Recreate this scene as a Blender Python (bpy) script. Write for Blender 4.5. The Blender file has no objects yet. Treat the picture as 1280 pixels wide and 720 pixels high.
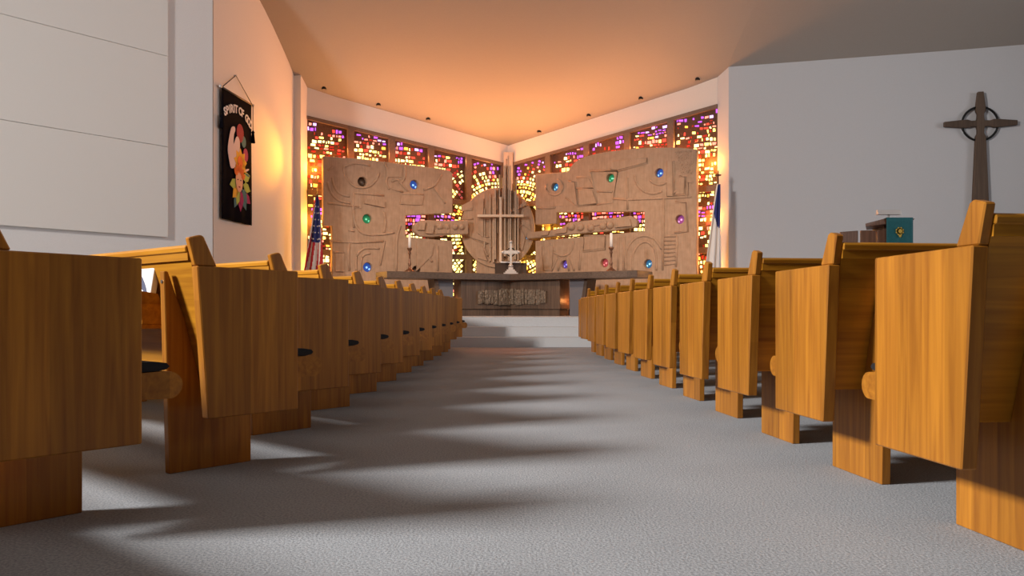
import bpy, bmesh, math, random
from mathutils import Vector, Matrix
R = math.radians
scene = bpy.context.scene
col = scene.collection
random.seed(7)

# ------------------------------------------------------------------ camera, world, lights, exposure
FX, CX, CY, CH = 996.0, 650.0, 386.0, 0.64      # focal length in px of a 1280x720 frame, vanishing point, eye height
cam_d = bpy.data.cameras.new('camera'); cam = bpy.data.objects.new('camera', cam_d); col.objects.link(cam)
cam.location = (0, 0, CH); cam.rotation_euler = (R(90), 0, 0)
cam_d.sensor_width = 36; cam_d.lens = FX / 1280 * 36
cam_d.shift_x = -(CX - 640) / 1280; cam_d.shift_y = (CY - 360) / 1280
cam_d.clip_start = 0.05; cam_d.clip_end = 200
scene.camera = cam
scene.view_settings.view_transform = 'Standard'; scene.view_settings.look = 'None'
scene.view_settings.exposure = 0.0; scene.view_settings.gamma = 1.0
scene.view_settings.use_curve_mapping = False

world = bpy.data.worlds.new('world'); scene.world = world; world.use_nodes = True
bg = world.node_tree.nodes['Background']; bg.inputs[0].default_value = (0.75, 0.85, 1.0, 1); bg.inputs[1].default_value = 0.6

def area(name, loc, target, sx, sy, power, color, spread=180):
    l = bpy.data.lights.new(name, 'AREA'); l.shape = 'RECTANGLE'; l.size = sx; l.size_y = sy
    l.energy = power; l.color = color; l.spread = R(spread)
    o = bpy.data.objects.new(name, l); col.objects.link(o); o.location = loc
    o.rotation_euler = (Vector(target) - Vector(loc)).to_track_quat('-Z', 'Y').to_euler()
    return o
# daylight through the tall windows of the left side wall (outside the frame, at the openings built below)
GLASS_W = 240
DAY = (1.0, 0.95, 0.90)
area('daylight_left', (-9.6, 0.4, 5.4), (0, 4.2, 0.5), 2.0, 1.4, 2250, DAY)
# added fill lamp at an invented opening in the unseen right side wall
area('fill_right', (13.6, 8.3, 4.5), (-8, 10.5, 2.6), 6.4, 2.4, 185, (0.95, 0.97, 1.0), 110)
# daylight that the stained glass passes into the chancel, one lamp along the upper panes of each glass wall
for loc_, tgt_, w_ in (((-2.45, 17.75, 3.75), (-1.2, 15.4, 4.3), 4.0), ((1.95, 17.45, 3.80), (0.6, 15.2, 4.3), 4.2)):
    area('daylight_stained_glass', loc_, tgt_, w_, 0.7, GLASS_W, (1.0, 0.37, 0.12))
# aimed spot lamp, used for the added chancel lights below
def spot(name, loc, target, power, color, angle, blend, r=0.15):
    l = bpy.data.lights.new(name, 'SPOT'); l.energy = power; l.color = color; l.spot_size = R(angle); l.spot_blend = blend
    l.shadow_soft_size = r
    o = bpy.data.objects.new(name, l); col.objects.link(o); o.location = loc
    o.rotation_euler = (Vector(target) - Vector(loc)).to_track_quat('-Z', 'Y').to_euler()
    return o
# added warm lamps, unseen above the frame, that brighten the chancel stone
for x_, tx_ in ((-2.2, -2.1), (2.0, 2.0)):
    spot('added_chancel_wash', (x_, 7.0, 6.6), (tx_, 17.2, 1.35), 2300, (1.0, 0.70, 0.46), 28, 0.9, .12)
spot('added_glass_glow', (-3.75, 16.35, 3.62), (-4.75, 15.2, 3.62), 190, (1.0, 0.38, 0.03), 64, 1.0, .1)  # added lamp before the left glass, warm patch on the banner wall
def glow(loc, power, color, r=.05):
    l = bpy.data.lights.new('added_glass_glow', 'POINT'); l.energy = power; l.color = color; l.shadow_soft_size = r
    o = bpy.data.objects.new('added_glass_glow', l); col.objects.link(o); o.location = loc
# added point lamps standing in for daylight from the gaps by screens and disc
for z_, e_ in ((3.6, 20), (2.5, 17), (1.5, 14)):
    glow((3.86, 16.20, z_), e_, (1.0, 0.36, 0.05)); glow((-4.30, 16.72, z_), e_, (1.0, 0.42, 0.05))
for x_, y_ in ((-1.22, 18.28), (0.66, 18.24)): glow((x_, y_, 2.45), 9, (1.0, 0.55, 0.05))
glow((-0.28, 18.55, 1.75), 7, (1.0, 0.55, 0.05))
glow((1.03, 16.03, 0.80), 2.2, (1.0, 0.36, 0.10), .03)  # added under the altar to light the right pedestal end
glow((-1.43, 16.12, 0.80), 1.8, (1.0, 0.40, 0.12), .03)  # added under the altar to light the left pedestal end
spot('added_red_tint', (-0.1, 17.2, 3.9), (-0.15, 12.1, 0.0), 420, (1.0, 0.20, 0.10), 15, 1.0, .1)  # added spot, tints the carpet red before the steps

# ------------------------------------------------------------------ helpers
def tag(o, label=None, cat=None, group=None, kind=None):
    if label: o['label'] = label
    if cat: o['category'] = cat
    if group: o['group'] = group
    if kind: o['kind'] = kind
    return o

def empty(name, loc=(0, 0, 0), rz=0):
    o = bpy.data.objects.new(name, None); col.objects.link(o); o.location = loc; o.rotation_euler = (0, 0, rz)
    o.empty_display_size = 0.1
    return o

class MB:
    def __init__(s): s.bm = bmesh.new()
    def poly(s, pts, mi=0):
        f = s.bm.faces.new([s.bm.verts.new(p) for p in pts]); f.material_index = mi; return f
    def prism(s, a, b, mi=0):
        """solid between two matching loops of 3-D points"""
        va = [s.bm.verts.new(p) for p in a]; vb = [s.bm.verts.new(p) for p in b]
        n = len(a); fs = [s.bm.faces.new(va[::-1]), s.bm.faces.new(vb)]
        for i in range(n):
            fs.append(s.bm.faces.new((va[i], va[(i + 1) % n], vb[(i + 1) % n], vb[i])))
        for f in fs: f.material_index = mi
        return fs
    def box(s, x0, x1, y0, y1, z0, z1, mi=0):
        return s.prism([(x0, y0, z0), (x1, y0, z0), (x1, y1, z0), (x0, y1, z0)],
                       [(x0, y0, z1), (x1, y0, z1), (x1, y1, z1), (x0, y1, z1)], mi)
    def profx(s, prof, x0, x1, mi=0):
        """(y,z) profile swept along x"""
        return s.prism([(x0, y, z) for y, z in prof], [(x1, y, z) for y, z in prof], mi)
    def vert(s, foot, z0, z1, mi=0):
        return s.prism([(x, y, z0) for x, y in foot], [(x, y, z1) for x, y in foot], mi)
    def tube(s, pts, r, n=8, mi=0, closed=False, flat=None):
        pts = [Vector(p) for p in pts]; rings = []
        m = len(pts)
        for i, p in enumerate(pts):
            if closed: d = pts[(i + 1) % m] - pts[i - 1]
            else: d = pts[min(i + 1, m - 1)] - pts[max(i - 1, 0)]
            d.normalize()
            up = Vector((0, 0, 1)) if abs(d.z) < 0.9 else Vector((0, 1, 0))
            a = d.cross(up).normalized(); b = a.cross(d).normalized()
            rr = r[i] if isinstance(r, (list, tuple)) else r
            rings.append([s.bm.verts.new(p + a * rr * math.cos(2 * math.pi * k / n) + b * rr * math.sin(2 * math.pi * k / n)) for k in range(n)])
        for i in range(m if closed else m - 1):
            q, w = rings[i], rings[(i + 1) % m]
            for k in range(n):
                f = s.bm.faces.new((q[k], q[(k + 1) % n], w[(k + 1) % n], w[k])); f.material_index = mi; f.smooth = True
        if not closed:
            s.bm.faces.new(rings[0][::-1]).material_index = mi; s.bm.faces.new(rings[-1]).material_index = mi
    def lathe(s, prof, c=(0, 0, 0), n=20, mi=0):
        rings = []
        for r, z in prof:
            rings.append([s.bm.verts.new((c[0] + max(r, 1e-4) * math.cos(2 * math.pi * k / n), c[1] + max(r, 1e-4) * math.sin(2 * math.pi * k / n), c[2] + z)) for k in range(n)])
        for q, w in zip(rings, rings[1:]):
            for k in range(n):
                f = s.bm.faces.new((q[k], q[(k + 1) % n], w[(k + 1) % n], w[k])); f.material_index = mi; f.smooth = True
        s.bm.faces.new(rings[0][::-1]).material_index = mi; s.bm.faces.new(rings[-1]).material_index = mi
    def bevel(s, w, seg=2):
        bmesh.ops.recalc_face_normals(s.bm, faces=s.bm.faces)
        es = [e for e in s.bm.edges if e.is_manifold and e.calc_face_angle(0) > 0.5]
        bmesh.ops.bevel(s.bm, geom=es, offset=w, segments=seg, affect='EDGES', profile=0.6, clamp_overlap=True)
        return s
    def xf(s, M): bmesh.ops.transform(s.bm, matrix=M, verts=s.bm.verts); return s
    def build(s, name, mats, parent=None, normals=True):
        if normals: bmesh.ops.recalc_face_normals(s.bm, faces=s.bm.faces)
        me = bpy.data.meshes.new(name); s.bm.to_mesh(me); s.bm.free()
        for m in (mats if isinstance(mats, (list, tuple)) else [mats]): me.materials.append(m)
        o = bpy.data.objects.new(name, me); col.objects.link(o)
        if parent: o.parent = parent
        return o

def copy_tree(o, parent=None):
    c = o.copy(); col.objects.link(c)
    if parent: c.parent = parent
    for ch in list(o.children): copy_tree(ch, c)
    return c

class Plane:
    """upright plane: origin (x,y), unit direction along it, and the normal that faces the nave"""
    def __init__(s, o, d):
        s.o = Vector((o[0], o[1])); s.d = Vector(d).normalized()
        n = Vector((-s.d.y, s.d.x)); s.n = n if n.y < 0 else -n
    def off(s, k): p = Plane(s.o + s.n * k, s.d); return p
    def at(s, t, z, k=0.0):
        p = s.o + s.d * t + s.n * k; return Vector((p.x, p.y, z))
    def px(s, x, y):
        """(t,z) of the point of this plane seen at a pixel of the photograph"""
        r = (x - CX) / FX
        t = (r * s.o.y - s.o.x) / (s.d.x - r * s.d.y)
        dep = s.o.y + t * s.d.y
        return t, CH + (CY - y) * dep / FX

# ------------------------------------------------------------------ materials
def nodes(name):
    m = bpy.data.materials.new(name); m.use_nodes = True
    nt = m.node_tree; return m, nt, nt.nodes['Principled BSDF']

def plain(name, c, rough=0.6, metal=0.0, noise=0.0, scale=20, bump=0.0, spec=0.4):
    m, nt, b = nodes(name)
    b.inputs['Base Color'].default_value = (*c, 1); b.inputs['Roughness'].default_value = rough
    b.inputs['Metallic'].default_value = metal; b.inputs['Specular IOR Level'].default_value = spec
    if noise or bump:
        tc = nt.nodes.new('ShaderNodeTexCoord'); nz = nt.nodes.new('ShaderNodeTexNoise')
        nz.inputs['Scale'].default_value = scale; nz.inputs['Detail'].default_value = 6
        nt.links.new(tc.outputs['Object'], nz.inputs['Vector'])
        if noise:
            rp = nt.nodes.new('ShaderNodeValToRGB')
            rp.color_ramp.elements[0].position = 0.3; rp.color_ramp.elements[1].position = 0.7
            rp.color_ramp.elements[0].color = (*[v * (1 - noise) for v in c], 1)
            rp.color_ramp.elements[1].color = (*[min(1, v * (1 + noise)) for v in c], 1)
            nt.links.new(nz.outputs['Fac'], rp.inputs['Fac']); nt.links.new(rp.outputs['Color'], b.inputs['Base Color'])
        if bump:
            bp = nt.nodes.new('ShaderNodeBump'); bp.inputs['Strength'].default_value = bump; bp.inputs['Distance'].default_value = 0.01
            nt.links.new(nz.outputs['Fac'], bp.inputs['Height']); nt.links.new(bp.outputs['Normal'], b.inputs['Normal'])
    return m

def wood(name, dark, light, grain='Z', plank=0.13, rough=0.38, plank_axis='Y', coat=0.04):
    """wood with long grain along one object axis and glued-up strips of slightly different tone"""
    m, nt, b = nodes(name); N = nt.nodes.new; L = nt.links.new
    tc = N('ShaderNodeTexCoord'); oi = N('ShaderNodeObjectInfo')
    add = N('ShaderNodeVectorMath'); add.operation = 'ADD'
    mul = N('ShaderNodeMath'); mul.operation = 'MULTIPLY'; mul.inputs[1].default_value = 37.0
    L(oi.outputs['Random'], mul.inputs[0]); L(tc.outputs['Object'], add.inputs[0]); L(mul.outputs[0], add.inputs[1])
    mp = N('ShaderNodeMapping'); sc = {'X': (1.2, 26, 26), 'Y': (26, 1.2, 26), 'Z': (26, 26, 1.2)}[grain]
    mp.inputs['Scale'].default_value = sc; L(add.outputs[0], mp.inputs['Vector'])
    nz = N('ShaderNodeTexNoise'); nz.inputs['Scale'].default_value = 1.6; nz.inputs['Detail'].default_value = 8; nz.inputs['Distortion'].default_value = 0.6
    L(mp.outputs[0], nz.inputs['Vector'])
    rp = N('ShaderNodeValToRGB'); rp.color_ramp.elements[0].position = 0.25; rp.color_ramp.elements[1].position = 0.8
    rp.color_ramp.elements[0].color = (*dark, 1); rp.color_ramp.elements[1].color = (*light, 1)
    L(nz.outputs['Fac'], rp.inputs['Fac'])
    sep = N('ShaderNodeSeparateXYZ'); L(add.outputs[0], sep.inputs[0])
    dv = N('ShaderNodeMath'); dv.operation = 'DIVIDE'; dv.inputs[1].default_value = plank; L(sep.outputs[plank_axis], dv.inputs[0])
    fl = N('ShaderNodeMath'); fl.operation = 'FLOOR'; L(dv.outputs[0], fl.inputs[0])
    wn = N('ShaderNodeTexWhiteNoise'); wn.noise_dimensions = '1D'; L(fl.outputs[0], wn.inputs['W'])
    mr = N('ShaderNodeMapRange'); mr.inputs['To Min'].default_value = 0.78; mr.inputs['To Max'].default_value = 1.12
    L(wn.outputs['Value'], mr.inputs['Value'])
    mx = N('ShaderNodeMix'); mx.data_type = 'RGBA'; mx.blend_type = 'MULTIPLY'; mx.inputs[0].default_value = 1
    L(rp.outputs['Color'], mx.inputs[6]); L(mr.outputs[0], mx.inputs[7]); L(mx.outputs[2], b.inputs['Base Color'])
    b.inputs['Specular IOR Level'].default_value = 0.3; b.inputs['Roughness'].default_value = rough; b.inputs['Coat Weight'].default_value = coat; b.inputs['Coat Roughness'].default_value = 0.3
    bp = N('ShaderNodeBump'); bp.inputs['Strength'].default_value = 0.08; bp.inputs['Distance'].default_value = 0.004
    L(nz.outputs['Fac'], bp.inputs['Height']); L(bp.outputs['Normal'], b.inputs['Normal'])
    return m

def emit(name, c, strength=1.0):
    m, nt, b = nodes(name)
    mx = max(c)
    b.inputs['Base Color'].default_value = (*[v / mx * 0.3 for v in c], 1); b.inputs['Roughness'].default_value = 0.15
    b.inputs['Emission Color'].default_value = (*c, 1); b.inputs['Emission Strength'].default_value = strength
    return m

OAK_D, OAK_L = (0.25, 0.085, 0.010), (0.50, 0.205, 0.022)
M_panel = wood('oak_panel', OAK_D, OAK_L, 'Z', 0.105, plank_axis='Y')
M_board = wood('oak_board', (0.33, 0.125, 0.010), (0.60, 0.27, 0.020), 'X', 0.16, plank_axis='Z')
M_seat = wood('oak_seat', OAK_D, OAK_L, 'X', 0.12, plank_axis='Y')
M_walnut = wood('walnut', (0.075, 0.045, 0.030), (0.170, 0.110, 0.075), 'Z', 0.09, rough=0.45, plank_axis='X', coat=0.05)
M_walnut_top = wood('walnut_top', (0.085, 0.055, 0.040), (0.17, 0.12, 0.09), 'X', 0.2, rough=0.4, plank_axis='Y', coat=0.1)
M_carve = plain('carved_bronze', (0.19, 0.14, 0.10), 0.5, 0.15, 0.4, 40, 0.4)
M_cushion = plain('black_seat_fabric', (0.012, 0.012, 0.014), 0.9)
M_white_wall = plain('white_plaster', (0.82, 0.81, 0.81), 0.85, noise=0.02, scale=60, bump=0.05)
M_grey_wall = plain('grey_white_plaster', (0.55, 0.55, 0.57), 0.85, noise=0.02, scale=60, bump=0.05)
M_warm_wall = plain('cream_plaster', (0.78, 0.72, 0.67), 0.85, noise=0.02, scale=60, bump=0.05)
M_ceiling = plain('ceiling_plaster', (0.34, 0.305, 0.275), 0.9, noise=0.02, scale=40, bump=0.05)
M_dark_unseen = plain('dark_unseen_wall', (0.10, 0.06, 0.045), 0.85, noise=0.3, scale=12)  # unseen walls, made dark to cut the bounced light
M_acoustic = plain('acoustic_fabric', (0.83, 0.81, 0.78), 0.95, noise=0.02, scale=200, bump=0.05)
M_stone_step = plain('pale_carpeted_step', (0.62, 0.63, 0.64), 0.95, noise=0.12, scale=160, bump=0.3)
M_matrix = plain('dark_concrete_matrix', (0.10, 0.055, 0.035), 0.85, noise=0.25, scale=30, bump=0.2)
M_mullion = plain('brown_mullion', (0.16, 0.105, 0.075), 0.6, noise=0.15, scale=30)
M_post = plain('pale_corner_post', (0.62, 0.50, 0.42), 0.7)
M_black = plain('black_metal', (0.02, 0.02, 0.02), 0.4, 0.6)
M_silver = plain('silver_metal', (0.66, 0.62, 0.60), 0.38, 0.45)
M_brass = plain('dark_brass', (0.20, 0.10, 0.06), 0.35, 0.7)
M_gold = plain('gold', (0.75, 0.50, 0.10), 0.35, 0.5)
M_wax = plain('white_wax', (0.85, 0.82, 0.80), 0.5)
M_grey = plain('grey_panel', (0.15, 0.145, 0.165), 0.8)
M_dk = plain('dark_stained_wood', (0.035, 0.018, 0.012), 0.5)
M_screw = plain('steel_screw', (0.35, 0.33, 0.30), 0.3, 0.9)

# carpet
M_carpet, nt, b = nodes('grey_carpet')
tc = nt.nodes.new('ShaderNodeTexCoord'); n1 = nt.nodes.new('ShaderNodeTexNoise'); n1.inputs['Scale'].default_value = 130; n1.inputs['Detail'].default_value = 4
n2 = nt.nodes.new('ShaderNodeTexNoise'); n2.inputs['Scale'].default_value = 1.5
mx = nt.nodes.new('ShaderNodeMix'); mx.data_type = 'FLOAT'; mx.inputs[0].default_value = 0.15
rp = nt.nodes.new('ShaderNodeValToRGB'); rp.color_ramp.elements[0].position = 0.3; rp.color_ramp.elements[1].position = 0.72
rp.color_ramp.elements[0].color = (0.215, 0.235, 0.26, 1); rp.color_ramp.elements[1].color = (0.47, 0.50, 0.54, 1)
nt.links.new(tc.outputs['Object'], n1.inputs['Vector']); nt.links.new(tc.outputs['Object'], n2.inputs['Vector'])
nt.links.new(n1.outputs['Fac'], mx.inputs[2]); nt.links.new(n2.outputs['Fac'], mx.inputs[3]); nt.links.new(mx.outputs[0], rp.inputs['Fac'])
nt.links.new(rp.outputs['Color'], b.inputs['Base Color']); b.inputs['Roughness'].default_value = 0.95; b.inputs['Specular IOR Level'].default_value = 0.1
bp = nt.nodes.new('ShaderNodeBump'); bp.inputs['Strength'].default_value = 0.5; bp.inputs['Distance'].default_value = 0.006
nt.links.new(n1.outputs['Fac'], bp.inputs['Height']); nt.links.new(bp.outputs['Normal'], b.inputs['Normal'])

# cast stone: sand tone, fine vertical board marks
M_stone, nt, b = nodes('carved_cast_stone')
tc = nt.nodes.new('ShaderNodeTexCoord'); n1 = nt.nodes.new('ShaderNodeTexNoise'); n1.inputs['Scale'].default_value = 9; n1.inputs['Detail'].default_value = 8
mp = nt.nodes.new('ShaderNodeMapping'); mp.inputs['Scale'].default_value = (34, 34, 3)
n2 = nt.nodes.new('ShaderNodeTexNoise'); n2.inputs['Scale'].default_value = 1.0; n2.inputs['Detail'].default_value = 4
rp = nt.nodes.new('ShaderNodeValToRGB'); rp.color_ramp.elements[0].position = 0.3; rp.color_ramp.elements[1].position = 0.75
rp.color_ramp.elements[0].color = (0.36, 0.235, 0.155, 1); rp.color_ramp.elements[1].color = (0.52, 0.355, 0.25, 1)
nt.links.new(tc.outputs['Object'], n1.inputs['Vector']); nt.links.new(tc.outputs['Object'], mp.inputs['Vector']); nt.links.new(mp.outputs[0], n2.inputs['Vector'])
mx = nt.nodes.new('ShaderNodeMix'); mx.data_type = 'FLOAT'; mx.inputs[0].default_value = 0.5
nt.links.new(n1.outputs['Fac'], mx.inputs[2]); nt.links.new(n2.outputs['Fac'], mx.inputs[3]); nt.links.new(mx.outputs[0], rp.inputs['Fac'])
nt.links.new(rp.outputs['Color'], b.inputs['Base Color']); b.inputs['Roughness'].default_value = 0.9
bp = nt.nodes.new('ShaderNodeBump'); bp.inputs['Strength'].default_value = 0.5; bp.inputs['Distance'].default_value = 0.02
nt.links.new(mx.outputs[0], bp.inputs['Height']); nt.links.new(bp.outputs['Normal'], b.inputs['Normal'])

# ------------------------------------------------------------------ the setting
CORNER = (-0.28, 19.0)
VL = Plane(CORNER, (-0.883, -0.469)); VR = Plane(CORNER, (0.839, -0.545))
LL, LR = 4.755, 5.125
Lend = VL.at(LL, 0); Rend = VR.at(LR, 0)
Z_PLAT = 0.495

def struct(mb, name, mat): return tag(mb.build(name, mat), kind='structure')

mb = MB(); mb.box(-14, 14, -9, 21, -0.1, 0.0); struct(mb, 'floor', M_carpet)

# stepped chancel platform
def plat(k):
    y = 13.3 + 0.32 * k
    return [(-1.32, y), (4.5, y), (4.6 + 0.0, 10.6 + 0.32 * k), (10.5, 10.0 + 0.32 * k), (10.5, 15.1), (Rend.x, Rend.y - 0.05), (-0.28, 18.95), (Lend.x, Lend.y - 0.02), (-4.68, 16.4),
            (-4.72, 15.75 + 0.2 * k), (-3.3, 14.95 + 0.3 * k)]
for k in range(3):
    mb = MB(); mb.vert(plat(k), 0.165 * k + (0.0005 if k else 0.0), 0.165 * (k + 1))
    bmesh.ops.recalc_face_normals(mb.bm, faces=mb.bm.faces)
    struct(mb, 'trim_%d' % (k + 1), M_stone_step)

# walls
TRIM_R = Vector((-4.54, 16.50)); PINK0 = Vector((-4.68, 16.50)); PINK1 = Vector((-4.995, 12.98))
def pink_x(y): return PINK0.x + (PINK0.y - y) * (PINK1.x - PINK0.x) / (PINK0.y - PINK1.y)
def slab_wall(name, a, b, za, zb, mat, th=0.15, z0=0.0, zb0=None):
    a = Vector(a); b = Vector(b); d = (b - a).normalized(); n = Vector((-d.y, d.x))
    mb = MB()
    mb.prism([(a.x, a.y, z0), (b.x, b.y, z0 if zb0 is None else zb0), (b.x, b.y, zb), (a.x, a.y, za)],
             [(a.x + n.x * th, a.y + n.y * th, z0), (b.x + n.x * th, b.y + n.y * th, z0 if zb0 is None else zb0), (b.x + n.x * th, b.y + n.y * th, zb), (a.x + n.x * th, a.y + n.y * th, za)])
    return struct(mb, name, mat)
LW_D = Vector((0.623, 0.783)).normalized(); LW0 = Vector((-5.0, 12.96))
LW1 = LW0 - LW_D * 7.2
slab_wall('wall_left', LW1, LW0, 9.2, 9.2, M_white_wall, 0.15)
# banner wall (left flank of the chancel) with the end strip and the reveal
mb = MB()
mb.vert([(PINK1.x, PINK1.y), (PINK0.x, PINK0.y), (TRIM_R.x, TRIM_R.y), (Lend.x, Lend.y), (Lend.x - 0.35, Lend.y + 0.3), (PINK0.x - 0.4, PINK0.y), (PINK1.x - 0.3, PINK1.y + 0.1)], 0, 8.6)
struct(mb, 'wall_left_chancel', M_warm_wall)
# wall with the cross
RWA = Vector((4.185, 15.98)); RW_D = Vector((0.9937, -0.112)).normalized(); RWB = RWA + RW_D * 9.5
mb = MB()
mb.vert([(RWA.x, RWA.y), (RWB.x, RWB.y), (RWB.x, RWB.y + 0.3), (RWA.x + 0.3, RWA.y + 0.45), (Rend.x + 0.1, Rend.y + 0.25), (Rend.x, Rend.y)], 0, 8.6)
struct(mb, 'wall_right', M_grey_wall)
# fascia between stained glass and ceiling
def ztopL(t): return 4.09 + (4.70 - 4.09) * t / LL
def ztopR(t): return 4.09 + (4.80 - 4.09) * t / LR
def zceL(t): return 4.53 + (5.27 - 4.53) * t / LL
def zceR(t): return 4.53 + (5.32 - 4.53) * t / LR
for nm, P, Ln, zt, zc in (('wall_chancel_left', VL, LL, ztopL, zceL), ('wall_chancel_right', VR, LR, ztopR, zceR)):
    mb = MB()
    mb.prism([P.at(-0.0, zt(0)), P.at(Ln, zt(Ln)), P.at(Ln, zc(Ln) + 0.25), P.at(0, zc(0) + 0.25)],
             [P.at(-0.0, zt(0), -0.2), P.at(Ln, zt(Ln), -0.2), P.at(Ln, zc(Ln) + 0.25, -0.2), P.at(0, zc(0) + 0.25, -0.2)])
    struct(mb, nm, M_warm_wall)

# vaulted ceiling: rises from the chancel edge towards the nave
mb = MB()
key_ = [(0, 0), (0.5, 0.36), (1.0, 0.66), (1.7, 1.02), (3.0, 1.5), (5, 2.0), (8, 2.45), (13, 2.8), (24, 2.9)]
def crv(s_):
    for (s0, h0), (s1, h1) in zip(key_, key_[1:]):
        if s_ <= s1:
            i_ = key_.index((s0, h0)); m0 = (h1 - key_[max(i_ - 1, 0)][1]) / (s1 - key_[max(i_ - 1, 0)][0]); k2 = key_[min(i_ + 2, len(key_) - 1)]
            m1 = (k2[1] - h0) / (k2[0] - s0); u = (s_ - s0) / (s1 - s0); d = s1 - s0
            return h0 * (1 + 2 * u) * (1 - u) ** 2 + h1 * u * u * (3 - 2 * u) + d * m0 * u * (1 - u) ** 2 - d * m1 * u * u * (1 - u)
    return key_[-1][1]
prof = [(s_, crv(s_)) for s_ in (0, .25, .5, .75, 1, 1.35, 1.7, 2.1, 2.5, 3, 3.6, 4.3, 5, 6, 7, 8, 9.5, 11, 13, 16, 20, 24)]
edge = []
n = 8
for i in range(n + 1): t = LL * (1 - i / n); p = VL.at(t, zceL(t)); edge.append(p)
for i in range(1, n + 1): t = LR * i / n; p = VR.at(t, zceR(t)); edge.append(p)
edge[0].x -= 0.25; edge[-1].x += 0.12
rows = []
for s, h in prof:
    row = []
    for p in edge:
        f = s / 24
        y = p.y - s + (min(s, 6) / 6) * (16.4 - p.y) * 0.9
        x = p.x + (-0.10 * s if p is edge[0] else 0) + (0.14 * s if p is edge[-1] else 0.0)
        if p not in (edge[0], edge[-1]): x = p.x * (1 + 0.026 * s)
        w = min(s, 6) / 6
        z = p.z + h + w * (5.3 - p.z) * 0.8
        row.append(mb.bm.verts.new((x, y, z)))
    rows.append(row)
for a, b_ in zip(rows, rows[1:]):
    for i in range(len(edge) - 1):
        f = mb.bm.faces.new((a[i], a[i + 1], b_[i + 1], b_[i])); f.smooth = True
cr = [v.co.copy() for v in (r[-1] for r in rows)]
cl = [v.co.copy() for v in (r[0] for r in rows)]
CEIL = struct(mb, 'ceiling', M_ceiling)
# flanking ceiling over the right wall
mb = MB()
out = []
for i, p in enumerate(cr):
    s, h = prof[i]
    zt = 5.31 + h * 0.95
    out.append([p, Vector((RWB.x, RWB.y - s, 5.93 + h * 0.8))])
for a, b_ in zip(out, out[1:]):
    v_ = [mb.bm.verts.new(p_) for p_ in (a[0], a[1], b_[1], b_[0])]; mb.bm.faces.new(v_).smooth = True
bmesh.ops.remove_doubles(mb.bm, verts=mb.bm.verts, dist=.0005)
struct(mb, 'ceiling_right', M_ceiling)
mb = MB()
for i in range(len(cl) - 1):
    a, b_ = cl[i], cl[i + 1]
    mb.poly([a, b_, (-13.5, b_.y, b_.z), (-13.5, a.y, a.z)])
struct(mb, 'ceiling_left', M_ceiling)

# side wall with the tall daylight windows (left, outside the frame) and the back of the nave
X_S = -9.45
def wall_with_holes(name, y0, y1, holes, x, h=9.2):
    mb = MB(); y = y0
    for a, b_, z0, z1 in holes:
        mb.box(x, x + 0.18, y, a, 0, h); mb.box(x, x + 0.18, a, b_, 0, z0); mb.box(x, x + 0.18, a, b_, z1, h); y = b_
    mb.box(x, x + 0.18, y, y1, 0, h)
    return struct(mb, name, M_dark_unseen)
wall_with_holes('wall_left_side', -8, 7.4, [(-0.9, 1.7, 4.2, 6.7)], X_S)
mb = MB(); mb.box(-9.4, 13.7, -8.15, -8, 0, 9.2); struct(mb, 'wall_back', M_dark_unseen)
wall_with_holes('wall_right_side', -8, RWB.y, [(5.0, 11.6, 3.2, 5.8)], RWB.x - 0.1)  # opening added for the right fill lamp

# ------------------------------------------------------------------ stained glass windows
G = [emit('glass_yellow', (3.4, 2.5, 0.55)), emit('glass_amber', (3.4, 1.3, 0.16)), emit('glass_red', (1.3, 0.11, 0.06)),
     emit('glass_pink', (2.2, 0.6, 0.4)), emit('glass_violet', (0.75, 0.16, 1.2)), emit('glass_pale', (3.4, 2.7, 1.0)),
     emit('glass_deep_red', (0.26, 0.022, 0.012)), emit('glass_lilac', (1.5, 0.9, 1.9))]
DISC_Z = 2.49
def glass_pick(t, z, zt, rnd, radial):
    q = rnd.random()
    if zt - z < 0.24 + .09 * math.sin(t * 7): return 4 if q < .42 else 7 if q < .6 else 3 if q < .66 else None
    if zt - z < 0.42 and q < .5: return 3 if q < .15 else 2 if q < .3 else None
    if 2.52 < z < 2.78 and 1.0 < t: return 4 if q < .4 else 3 if q < .7 else 2
    wave = math.sin(t * 2.9 + z * 1.3) + math.sin(z * 3.1 - t * 1.7)
    if radial: return 0 if q < .40 else 5 if q < .70 else 1 if q < .76 else 2 if q < .82 else 6 if q < .93 else None
    if wave < -0.5: return 2 if q < .13 else 6 if q < .42 else 0 if q < .54 else 5 if q < .68 else 3 if q < .74 else None
    return 0 if q < .26 else 5 if q < .60 else 1 if q < .64 else 3 if q < .67 else 2 if q < .71 else 6 if q < .84 else None
wn = 0
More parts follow.
